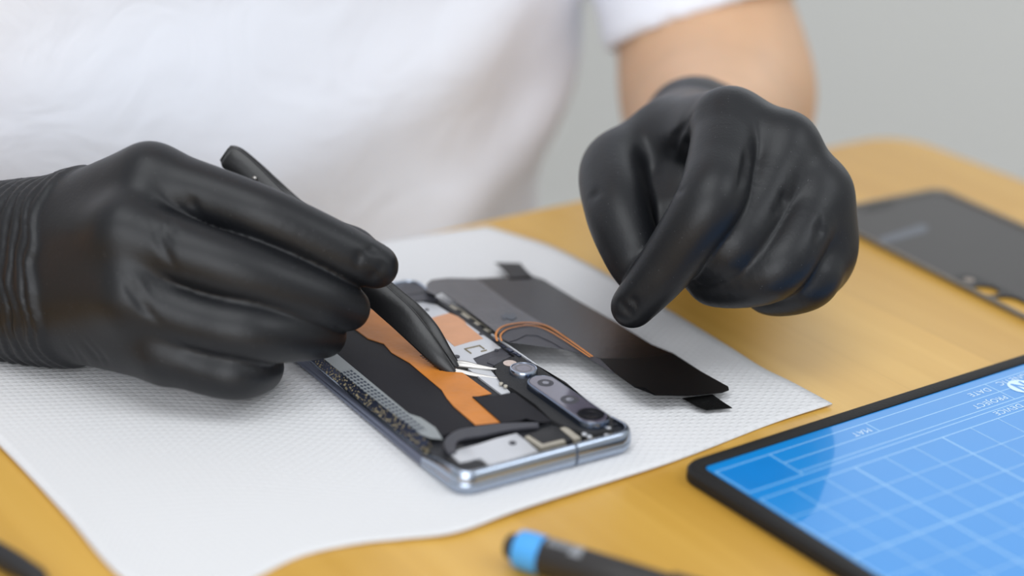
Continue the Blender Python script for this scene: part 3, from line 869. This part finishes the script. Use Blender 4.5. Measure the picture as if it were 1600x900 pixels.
for k, (t0, t1) in enumerate(((.185, .205), (.212, .228), (.235, .252), (.259, .276), (.284, .335))):
    ring = []
    for a in np.linspace(1.25, 1.95 if k < 4 else 2.15, 6):
        ring.append([bm.verts.new(tuple(pd * PL_ * t + .00618 * (ps * -math.cos(a) * -1 + pu * math.sin(a)))) for t in (t0, t1)])
    for a, b_ in zip(ring, ring[1:]): bm.faces.new((a[0], a[1], b_[1], b_[0]))
from_bm('faded_print', bm, PENT, pen)
# cap end clip so the pen is more than a bar
bm = bmesh.new(); add_box(bm, -.002, .002, 0, .028, 0, .0012, .0005)
mtx = Matrix((( ps[0], pd[0], pu[0], 0), (ps[1], pd[1], pu[1], 0), (ps[2], pd[2], pu[2], 0), (0, 0, 0, 1)))
bmesh.ops.transform(bm, matrix=Matrix.Translation(Vector(pd * PL_ * .70 + pu * .0058)) @ mtx, verts=bm.verts)
from_bm('clip', bm, PENB, pen)
rod('spudger', at(70, 908, .004), at(-170, 770, .004), [
    ('shaft', BLACKP, [(0, .0015), (.04, .0030), (.2, .0037), (.9, .0037), (.97, .0030)]),
    ('tip', GREYP, [(.965, .0028), (.99, .0018), (1.0, .0008)])],
    'slim black stick cut off by the bottom left corner of the photo, on bare wood', 'repair tool')

# ------------------------------------------------------------------ tweezers
tw = empty('tweezers', tuple(at(745, 585, .009)))
tag(tw, 'black curved tweezers with bare steel tips, held in the gloved hand over the phone', 'tweezers')
TWL = np.array(tw.location)
def tw_arm(path, name, m):
    """path: (x, y, depth, half width m, thickness m) - half width across the sight line, thickness along it"""
    S = [np.array([*J(a[0], a[1], a[2]), a[3], a[4]]) for a in path]
    S = spline(S, 8); bm = bmesh.new(); rings = []
    for i, q in enumerate(S):
        p = q[:3]; d = S[min(i + 1, len(S) - 1)][:3] - S[max(i - 1, 0)][:3]; d /= np.linalg.norm(d)
        s = np.cross(FW, d); s /= np.linalg.norm(s); n_ = np.cross(d, s)
        w, t = q[3], q[4] / 2; c = min(w, t) * .45
        rings.append([tuple(p - TWL + s * a + n_ * b_) for a, b_ in ((-w + c, -t), (w - c, -t), (w, -t + c), (w, t - c), (w - c, t), (-w + c, t), (-w, t - c), (-w, -t + c))])
    loft(bm, rings, cap0=True, cap1=True)
    return from_bm(name, bm, m, tw, angle=50)
tw_arm([(351, 241, .7525, .0030, .0022), (362, 249, .752, .0048, .0022), (388, 273, .7505, .0052, .0022), (430, 315, .748, .0052, .002), (500, 380, .743, .0052, .002), (560, 435, .737, .0052, .002), (600, 471, .732, .0052, .002), (630, 498, .7285, .0051, .0024), (658, 528, .7250, .0044, .0028), (684, 558, .7222, .0034, .0030), (702, 576, .7212, .0022, .0028), (710, 583, .7208, .0014, .0022)], 'arm', TWZ)
tw_arm([(354, 238, .7555, .0030, .002), (366, 246, .7553, .0046, .002), (392, 268, .756, .0049, .002), (440, 312, .757, .0049, .002), (508, 373, .753, .0049, .002), (570, 430, .746, .0048, .002), (612, 466, .740, .0048, .002), (642, 490, .736, .0046, .0024), (670, 518, .731, .0040, .0028), (693, 550, .7275, .0030, .0030), (707, 567, .7262, .0022, .0028), (714, 575, .7258, .0015, .0022)], 'arm', TWZ)
tw_arm([(709, 580, .7209, .0012, .0016), (722, 583, .7205, .0013, .0016), (745, 587, .7195, .0009, .0012), (777, 591, .7180, .0003, .0004)], 'tip', TIP)
tw_arm([(712, 571, .7260, .0019, .0016), (726, 571, .7254, .0017, .0016), (750, 574, .7244, .0010, .0012), (776, 577, .7232, .0003, .0004)], 'tip', TIP)
bm = bmesh.new(); bmesh.ops.create_uvsphere(bm, u_segments=16, v_segments=8, radius=.0011, matrix=Matrix.Translation(Vector(J(398, 279, .7480) - TWL)))
from_bm('rivet', bm, TIP, tw)

# ------------------------------------------------------------------ person
mm = .001
# shoulder frame: a = along the table edge to the person's right, b = towards the table
T0 = np.array([K[0], K[1], 0.0])
def pw(a, b, z): return T0 + a * U1 + b * U2 + np.array([0, 0, z])

# --- the person's right hand (photo left) joints: photo position and depth
R_wr = J(34, 422, .734); R_wr2 = J(-70, 420, .752)
R_mcp = [J(234, 284, .702), J(196, 364, .690), J(208, 462, .690), J(258, 546, .695)]
R_f = [
    ([R_mcp[0], J(335, 311, .699), J(424, 343, .697), J(528, 391, .703), J(588, 416, .708)], [13.4, 11.4, 10.6, 10.0, 8.2]),
    ([R_mcp[1], J(300, 398, .687), J(392, 430, .689), J(492, 464, .698), J(543, 482, .707)], [13.2, 12.0, 11.6, 10.0, 8.4]),
    ([R_mcp[2], J(300, 498, .688), J(388, 518, .688), J(462, 523, .699), J(506, 524, .712)], [12.6, 11.0, 11.0, 9.8, 8.4]),
    ([R_mcp[3], J(322, 574, .692), J(372, 584, .692), J(404, 578, .706), J(410, 568, .722)], [11.4, 9.8, 9.4, 8.6, 7.8])]
R_th = ([J(120, 380, .738), J(290, 350, .748), J(432, 372, .752), J(535, 386, .744), J(562, 394, .742)], [15, 12.5, 10.5, 9.2, 7.6])

def right_base(P):
    wr, wr2 = R_wr, R_wr2
    side = (R_mcp[0] - R_mcp[3]); side = side / np.linalg.norm(side)
    palm = seg(P, wr + side * .010, wr2 + side * .011, 19 * mm, 20 * mm)
    palm = smin(palm, seg(P, wr - side * .010, wr2 - side * .009, 18 * mm, 19 * mm), .012)
    for i, mc in enumerate(R_mcp):
        off = [.012, .005, -.006, -.014][i]
        palm = smin(palm, seg(P, wr + side * off, mc, 14 * mm, R_f[i][1][0] * mm), .012)
    # palm heel: fleshy body behind the metacarpals
    inner = FW * .014
    palm = smin(palm, seg(P, wr + inner * .6 - side * .008, R_mcp[2] + inner + side * .004, 20 * mm, 17 * mm), .016)
    for i in range(3): palm = smin(palm, seg(P, R_mcp[i] + (R_f[i][0][1] - R_mcp[i]) * .22 + inner * .3, R_mcp[i + 1] + (R_f[i + 1][0][1] - R_mcp[i + 1]) * .22 + inner * .45, 8 * mm, 8 * mm), .008)
    th = chain(P, R_th[0], [r * mm for r in R_th[1]], .001, 5)
    out = smin(palm, th, .010)
    for pts, rad in R_f:
        out = smin(out, smin(palm, chain(P, pts, [r * mm for r in rad], .001), .0050), .0018)
    return out

def cuff_folds(P, a, ax, lo_, amp, seed, wave):
    """ring-like gathers round the wrist beyond distance lo_ along the axis"""
    ax = (ax / np.linalg.norm(ax)); A32 = ax.astype(np.float32)
    t = (P - a.astype(np.float32)) @ A32
    q = P - a.astype(np.float32) - t[..., None] * A32
    s = np.cross(ax, [0, 0, 1]); s /= np.linalg.norm(s); u = np.cross(s, ax)
    th = np.arctan2(q @ u.astype(np.float32), q @ s.astype(np.float32))
    t = t + .0018 * np.sin(2 * th + seed) + .0011 * np.sin(5 * th + 2 * seed) + .0006 * np.sin(9 * th + 300 * t)
    ph = math.pi * t / wave
    w = 1 / (1 + np.exp(-np.clip((t - lo_) / .0008, -30, 30)))
    return amp * w * (.9 + 1.1 * np.abs(np.sin(ph)) + .5 * np.abs(np.sin(1.63 * ph + .7 * np.sin(3 * th))) * (.6 + .4 * np.sin(2 * th + 1)))

R_creases = [  # photo polylines of folds, width mm, depth mm
    ([(286, 296), (300, 318), (320, 340)], 1.8, .5),
    ([(236, 340), (246, 370), (262, 400), (285, 430)], 1.5, .7), ([(250, 336), (258, 366), (274, 394)], 1.2, .6), ([(262, 330), (268, 356), (280, 380)], 1.2, .5),
    ([(186, 424), (206, 456), (228, 484), (262, 515)], 1.6, .8), ([(198, 420), (220, 456), (244, 486)], 1.2, .6), ([(214, 420), (236, 452), (258, 476)], 1.1, .4),
    ([(120, 520), (150, 556), (190, 595)], 1.1, .35), ([(108, 520), (130, 560), (164, 592)], 1.1, .35), ([(96, 515), (115, 552), (145, 586)], 1.1, .3), ([(135, 520), (165, 560), (198, 596)], 1.1, .3),
    ([(552, 388), (560, 402), (556, 424)], 1.4, .7), ([(560, 394), (582, 390), (600, 400)], 1.2, .6), ([(572, 425), (582, 430), (588, 440)], 1.2, .5), ([(590, 402), (596, 418), (592, 434)], 1.2, .5)]

def creased(base, creases):
    prep = [([trace(base, x, y) for x, y in pl], w * mm, dp * mm) for pl, w, dp in creases]
    def f(P):
        d = base(P)
        for pts, w, dp in prep:
            s = None; m = len(pts) - 1
            for i, (p, q) in enumerate(zip(pts, pts[1:])):
                tw0 = -1.6 * w * abs(2 * i / m - 1) ** 2; tw1 = -1.6 * w * abs(2 * (i + 1) / m - 1) ** 2
                e = seg(P, p, q, tw0, tw1); s = e if s is None else np.minimum(s, e)
            d = d + 2.0 * dp * np.exp(-(s / w) ** 2)
        return d
    return f
R_cr = creased(right_base, R_creases)
R_ax = R_wr2 - J(100, 420, .716)
def right_glove(P):
    d = R_cr(P) - cuff_folds(P, J(100, 420, .716), R_ax, -.0030, .00135, 1.3, .0048)
    axn = R_ax / np.linalg.norm(R_ax)
    d = np.maximum(d, (P - R_wr2.astype(np.float32)) @ axn.astype(np.float32) - .012)
    return np.maximum(d, .0022 - P[..., 2])        # the heel of the hand flattens on the paper

# --- the person's left hand (photo right)
L_wr = J(1095, 262, .812)
L_mcp = [J(1140, 196, .748), J(1224, 230, .742), J(1274, 300, .742), J(1278, 376, .748)]
L_f = [
    ([L_mcp[0], J(1124, 262, .726), J(1104, 322, .713), J(1042, 414, .721), J(988, 479, .729)], [14.0, 12.6, 12.3, 10.6, 8.2]),
    ([L_mcp[1], J(1186, 318, .728), J(1138, 388, .722), J(1095, 412, .741), J(1110, 400, .760)], [13.0, 11.6, 12.0, 10.6, 8.6]),
    ([L_mcp[2], J(1248, 368, .727), J(1203, 424, .722), J(1116, 436, .737), J(1120, 410, .757)], [12.6, 11.4, 11.6, 10.4, 8.6]),
    ([L_mcp[3], J(1276, 412, .738), J(1258, 440, .733), J(1202, 452, .744), J(1180, 420, .760)], [11.8, 11.0, 11.2, 9.8, 8.2])]
L_th = ([J(1052, 236, .802), J(962, 258, .776), J(964, 325, .750), J(988, 394, .739), J(1004, 428, .737)], [17, 13.2, 12.6, 11.2, 9.4])
L_fore = J(1108, 226, .858)
def left_base(P):
    wr = L_wr; side = L_mcp[0] - L_mcp[3]; side = side / np.linalg.norm(side)
    palm = seg(P, wr + side * .011, L_fore + side * .010, 20 * mm, 21 * mm)
    palm = smin(palm, seg(P, wr - side * .011, L_fore - side * .010, 20 * mm, 21 * mm), .02)
    for i, mc in enumerate(L_mcp):
        off = [.016, .006, -.006, -.016][i]
        palm = smin(palm, seg(P, wr + side * off, mc, 15 * mm, L_f[i][1][0] * mm), .012)
    inner = -UP * .012 + RT * -.006
    palm = smin(palm, seg(P, wr + inner, L_mcp[2] + inner, 20 * mm, 14 * mm), .016)
    palm = smin(palm, seg(P, wr - side * .01, L_mcp[3] + inner * .8, 20 * mm, 13 * mm), .016)
    for i in range(3): palm = smin(palm, seg(P, L_mcp[i] + (L_f[i][0][1] - L_mcp[i]) * .15, L_mcp[i + 1] + (L_f[i + 1][0][1] - L_mcp[i + 1]) * .12 + inner * .3, 9 * mm, 9 * mm), .008)
    th = chain(P, L_th[0], [r * mm for r in L_th[1]], .001, 16)
    palm = smin(palm, seg(P, J(1082, 262, .788), J(1058, 352, .768), 19 * mm, 17 * mm), .012)
    # stretched glove web between thumb and index
    web = seg(P, J(1040, 200, .790), J(1085, 215, .762), 10 * mm, 8 * mm)
    out = smin(palm, smin(th, web, .012), .010)
    for pts, rad in L_f:
        out = smin(out, smin(palm, chain(P, pts, [r * mm for r in rad], .001, 16 if pts is L_f[0][0] else 7), .0050), .0018)
    return out
L_creases = [
    ([(1092, 170), (1066, 200), (1052, 235), (1030, 275)], 1.6, 1.4), ([(1078, 182), (1052, 212), (1040, 245)], 1.4, 1.1), ([(1085, 200), (1070, 225), (1062, 255)], 1.4, .6),
    ([(1164, 232), (1167, 250), (1160, 280), (1148, 305)], 1.7, 1.8), ([(1174, 245), (1168, 272), (1158, 295)], 1.4, .7),
    ([(1228, 290), (1226, 310), (1216, 335)], 1.7, 1.8), ([(1222, 300), (1212, 330), (1204, 345)], 1.4, .6),
    ([(1284, 335), (1282, 360), (1272, 385)], 1.7, 1.8),
    ([(1052, 305), (1064, 300), (1076, 290)], 1.2, .5), ([(1068, 235), (1076, 228), (1088, 222)], 1.2, .5),
    ([(915, 312), (930, 304), (950, 302)], 2.2, .6),
    ([(962, 470), (970, 474), (978, 482), (980, 494)], 1.4, .8), ([(975, 465), (990, 470), (998, 484)], 1.4, .8), ([(984, 478), (986, 490), (982, 500)], 1.2, .6)]
L_cr = creased(left_base, L_creases)
def left_glove(P):
    ax = L_fore - L_wr; axn = ax / np.linalg.norm(ax)
    d = L_cr(P) - cuff_folds(P, L_wr, L_fore - L_wr, .030, .0006, .4, .006)
    return np.maximum(d, (P - L_fore.astype(np.float32)) @ axn.astype(np.float32) - .000)

# --- body
L_elb = J(1122, 148, .985)
L_sho = pw(.098, -.165, .335)
R_sho = pw(.525, -.165, .335)
R_elb = pw(.76, -.11, .035)
TC = .335
HIP = pw(TC, -.19, -.30)
def torso_field(P, grow):
    rel = P - pw(TC, 0, 0).astype(np.float32)
    a = rel @ U1.astype(np.float32); b = rel @ U2.astype(np.float32); z = rel[..., 2]
    zz = np.clip((z + .30) / .65, 0, 1)
    ra = .168 + .048 * zz + grow; rb = .105 + .010 * np.sin(zz * 3.0) + grow
    bc = -.170 + .022 * zz
    ra = ra + .032 * np.clip((z + .02) / .14, 0, 1)
    e = np.sqrt((a / ra) ** 2 + ((b - bc) / rb) ** 2 + 1e-9)
    d = (e - 1) * np.minimum(ra, rb) * .95
    d = np.maximum(d, z - .33 - grow); d = np.maximum(d, -.36 - z)
    # shoulders
    d = smin(d, seg(P, pw(.15, -.15, .31), pw(.49, -.15, .31), .055 + grow, .055 + grow), .05)
    return d
def body_field(P):
    d = torso_field(P, -.004)
    arms = chain(P, [L_sho, L_elb], [.048, .0430], .001)
    fore = chain(P, [L_elb, .5 * (L_elb + L_fore) + np.array([0, 0, -.004]), L_fore, L_wr], [.0425, .039, .0245, .018], .03)
    arms = smin(arms, fore, .03)
    rarm = chain(P, [R_sho, R_elb, .55 * R_elb + .45 * R_wr2 + np.array([0, 0, .012]), R_wr2, R_wr], [.048, .042, .034, .018, .014], .03)
    d = smin(d, smin(arms, rarm, .001), .02)
    nk = pw(TC, -.135, .34)
    d = smin(d, seg(P, nk, nk + np.array([0, 0, .09]) + U2 * .03, .056, .053), .04)
    hc = nk + np.array([0, 0, .185]) + U2 * .055
    head = smin(seg(P, hc + np.array([0, 0, .02]) - U2 * .02, hc + np.array([0, 0, .03]) - U2 * .005, .080, .078), seg(P, hc + np.array([0, 0, -.06]) + U2 * .03, hc + U2 * .025, .048, .062), .05)
    head = smin(head, seg(P, hc + U2 * .088 + np.array([0, 0, .01]), hc + U2 * .103 + np.array([0, 0, -.022]), .008, .012), .012)
    for s in (-1, 1): head = smin(head, seg(P, hc + U1 * .076 * s + np.array([0, 0, .018]), hc + U1 * .078 * s + np.array([0, 0, -.018]), .011, .008), .008)
    for s in (-1, 1):                      # eye sockets
        head = np.maximum(head, -(seg(P, hc + U2 * .106 + U1 * .031 * s + np.array([0, 0, .016]), hc + U2 * .106 + U1 * .033 * s + np.array([0, 0, .016]), .015, .015)) - .004)
    lip = hc + U2 * .083 + np.array([0, 0, -.052])
    head = smin(head, seg(P, lip - U1 * .018, lip + U1 * .018, .008, .008), .01)
    return smin(d, head, .03)
A_, B_ = bounds([L_sho, R_sho, L_elb, R_elb, HIP, L_wr, R_wr, pw(TC, -.05, .69), pw(TC, -.29, .6), pw(.6, -.05, -.34), pw(.13, -.32, -.34)], .075)
body = sdf_mesh('person', body_field, A_, B_, .0055, SKIN, smooth_it=3)
tag(body, 'person in a white short-sleeved T-shirt and black gloves, leaning over the table', 'person')

HC = pw(TC, -.135, .34) + np.array([0, 0, .185]) + U2 * .055
def hair_field(P):
    d = smin(seg(P, HC + np.array([0, 0, .024]) - U2 * .022, HC + np.array([0, 0, .034]) - U2 * .006, .089, .086), seg(P, HC - U2 * .04 + np.array([0, 0, -.05]), HC - U2 * .03, .05, .07), .03)
    rel = P - HC.astype(np.float32); b = rel @ U2.astype(np.float32); z = rel[..., 2]
    d = d + .0012 * np.sin(260 * (rel @ U1.astype(np.float32)) + 3 * np.sin(40 * z))
    return np.maximum(d, (b - .035) * .8 - (z - .035) * .9)
A_, B_ = bounds([HC + .1, HC - .13], .03)
sdf_mesh('hair', hair_field, A_, B_, .0035, HAIR, body, smooth_it=1)
EYEW = mat('eye_white', (.8, .8, .78), .2, noise=.02); EYED = mat('brown_iris', (.05, .025, .012), .2, noise=.1)
for s_ in (-1, 1):
    ec = HC + U2 * .0765 + U1 * .031 * s_ + np.array([0, 0, .014])
    bm = bmesh.new(); bmesh.ops.create_uvsphere(bm, u_segments=20, v_segments=12, radius=.0115, matrix=Matrix.Translation(Vector(ec)))
    ey = from_bm('eye', bm, EYEW, body)
    bm = bmesh.new(); bmesh.ops.create_uvsphere(bm, u_segments=16, v_segments=8, radius=.0056, matrix=Matrix.Translation(Vector(ec + U2 * .0068 + np.array([0, 0, -.003]))))
    from_bm('iris', bm, EYED, ey)

def fold_noise(P):
    x, y, z = P[..., 0], P[..., 1], P[..., 2]
    a = -.801 * x - .5987 * y
    w = .8 * np.sin(11 * a + 7 * z) + .6 * np.sin(17 * z - 9 * a + 1.3)
    f1 = np.sin(46 * (a * .55 + z * .85) + 2.2 * w)
    f2 = np.sin(63 * (a * .9 - z * .4) + 2.6 * w + 1.0)
    f3 = np.sin(120 * (z * .8 + a * .5) + 3.0 * w)
    return .0030 * f1 * (.5 + .5 * np.sin(9 * a + 5 * z)) + .0022 * f2 + .0003 * f3
SL_L = L_sho + (L_elb - L_sho) * .89
SL_R = R_sho + (R_elb - R_sho) * .70
def shirt_field(P):
    d = torso_field(P, .008)
    d = np.maximum(d, -.40 - P[..., 2]) + fold_noise(P)
    for sh_, sl, el in ((L_sho, SL_L, L_elb), (R_sho, SL_R, R_elb)):
        ax = (el - sh_) / np.linalg.norm(el - sh_)
        s = seg(P, sh_, sl + ax * .05, .058, .0520)
        cut = ax + RT * .12; cut /= np.linalg.norm(cut)
        s = np.maximum(s, (P - sl.astype(np.float32)) @ cut.astype(np.float32))
        inner = seg(P, sh_ + ax * .12, sl + ax * .1, .0480, .0440)
        s = np.maximum(s, -np.maximum(inner, -((P - sl.astype(np.float32)) @ cut.astype(np.float32)) - .05))
        d = smin(d, s, .012)
    nk = pw(TC, -.135, .34)
    d = np.maximum(d, -seg(P, nk + np.array([0, 0, -.02]) + U2 * .03, nk + np.array([0, 0, .2]), .066, .066))
    return d
A_, B_ = bounds([L_sho, R_sho, SL_L, SL_R, pw(.6, -.02, -.34), pw(.13, -.32, -.34)], .085)
sdf_mesh('shirt', shirt_field, A_, B_, .0036, SHIRT, body, smooth_it=2)
A_, B_ = bounds([p for f in R_f for p in f[0]] + R_th[0] + [R_wr, R_wr2], .036)
sdf_mesh('glove', right_glove, A_, B_, .00075, GLOVE, body, smooth_it=7)
A_, B_ = bounds([p for f in L_f for p in f[0]] + L_th[0] + [L_wr, L_fore], .036)
sdf_mesh('glove', left_glove, A_, B_, .00075, GLOVE, body, smooth_it=7)

# ------------------------------------------------------------------ light
w = bpy.data.worlds.new('daylight'); sc.world = w; w.use_nodes = True
bg = w.node_tree.nodes['Background']
bg.inputs['Color'].default_value = (.93, .96, 1.0, 1); bg.inputs['Strength'].default_value = .60
def area(name, loc, target, size, power, col=(1, 1, 1), sy=None):
    ld = bpy.data.lights.new(name, 'AREA'); ld.energy = power; ld.color = col; ld.size = size
    if sy: ld.shape = 'RECTANGLE'; ld.size_y = sy
    o = bpy.data.objects.new(name, ld); COL.objects.link(o); o.location = loc
    o.rotation_euler = (Vector(target) - Vector(loc)).to_track_quat('-Z', 'Y').to_euler()
    return o
area('window_light', ((WX0 + WX1) / 2, WY + .04, (WZ0 + WZ1) / 2), ((WX0 + WX1) / 2, 0, (WZ0 + WZ1) / 2 - .2), WX1 - WX0 - .1, 10.5, (.90, .95, 1.0), WZ1 - WZ0 - .1)
area('ceiling_light', (-.15, .1, 1.7), (0, .75, 0), 1.0, 10, (.95, .98, 1.0))
area('room_light', (1.6, .2, 1.6), (0, .8, 0), .9, 8, (.93, .97, 1.0))
area('front_fill', (-.2, -1.3, .9), (-.1, .9, .1), 1.4, 21, (.93, .96, 1.0))  # unseen fill added in front to brighten the shirt
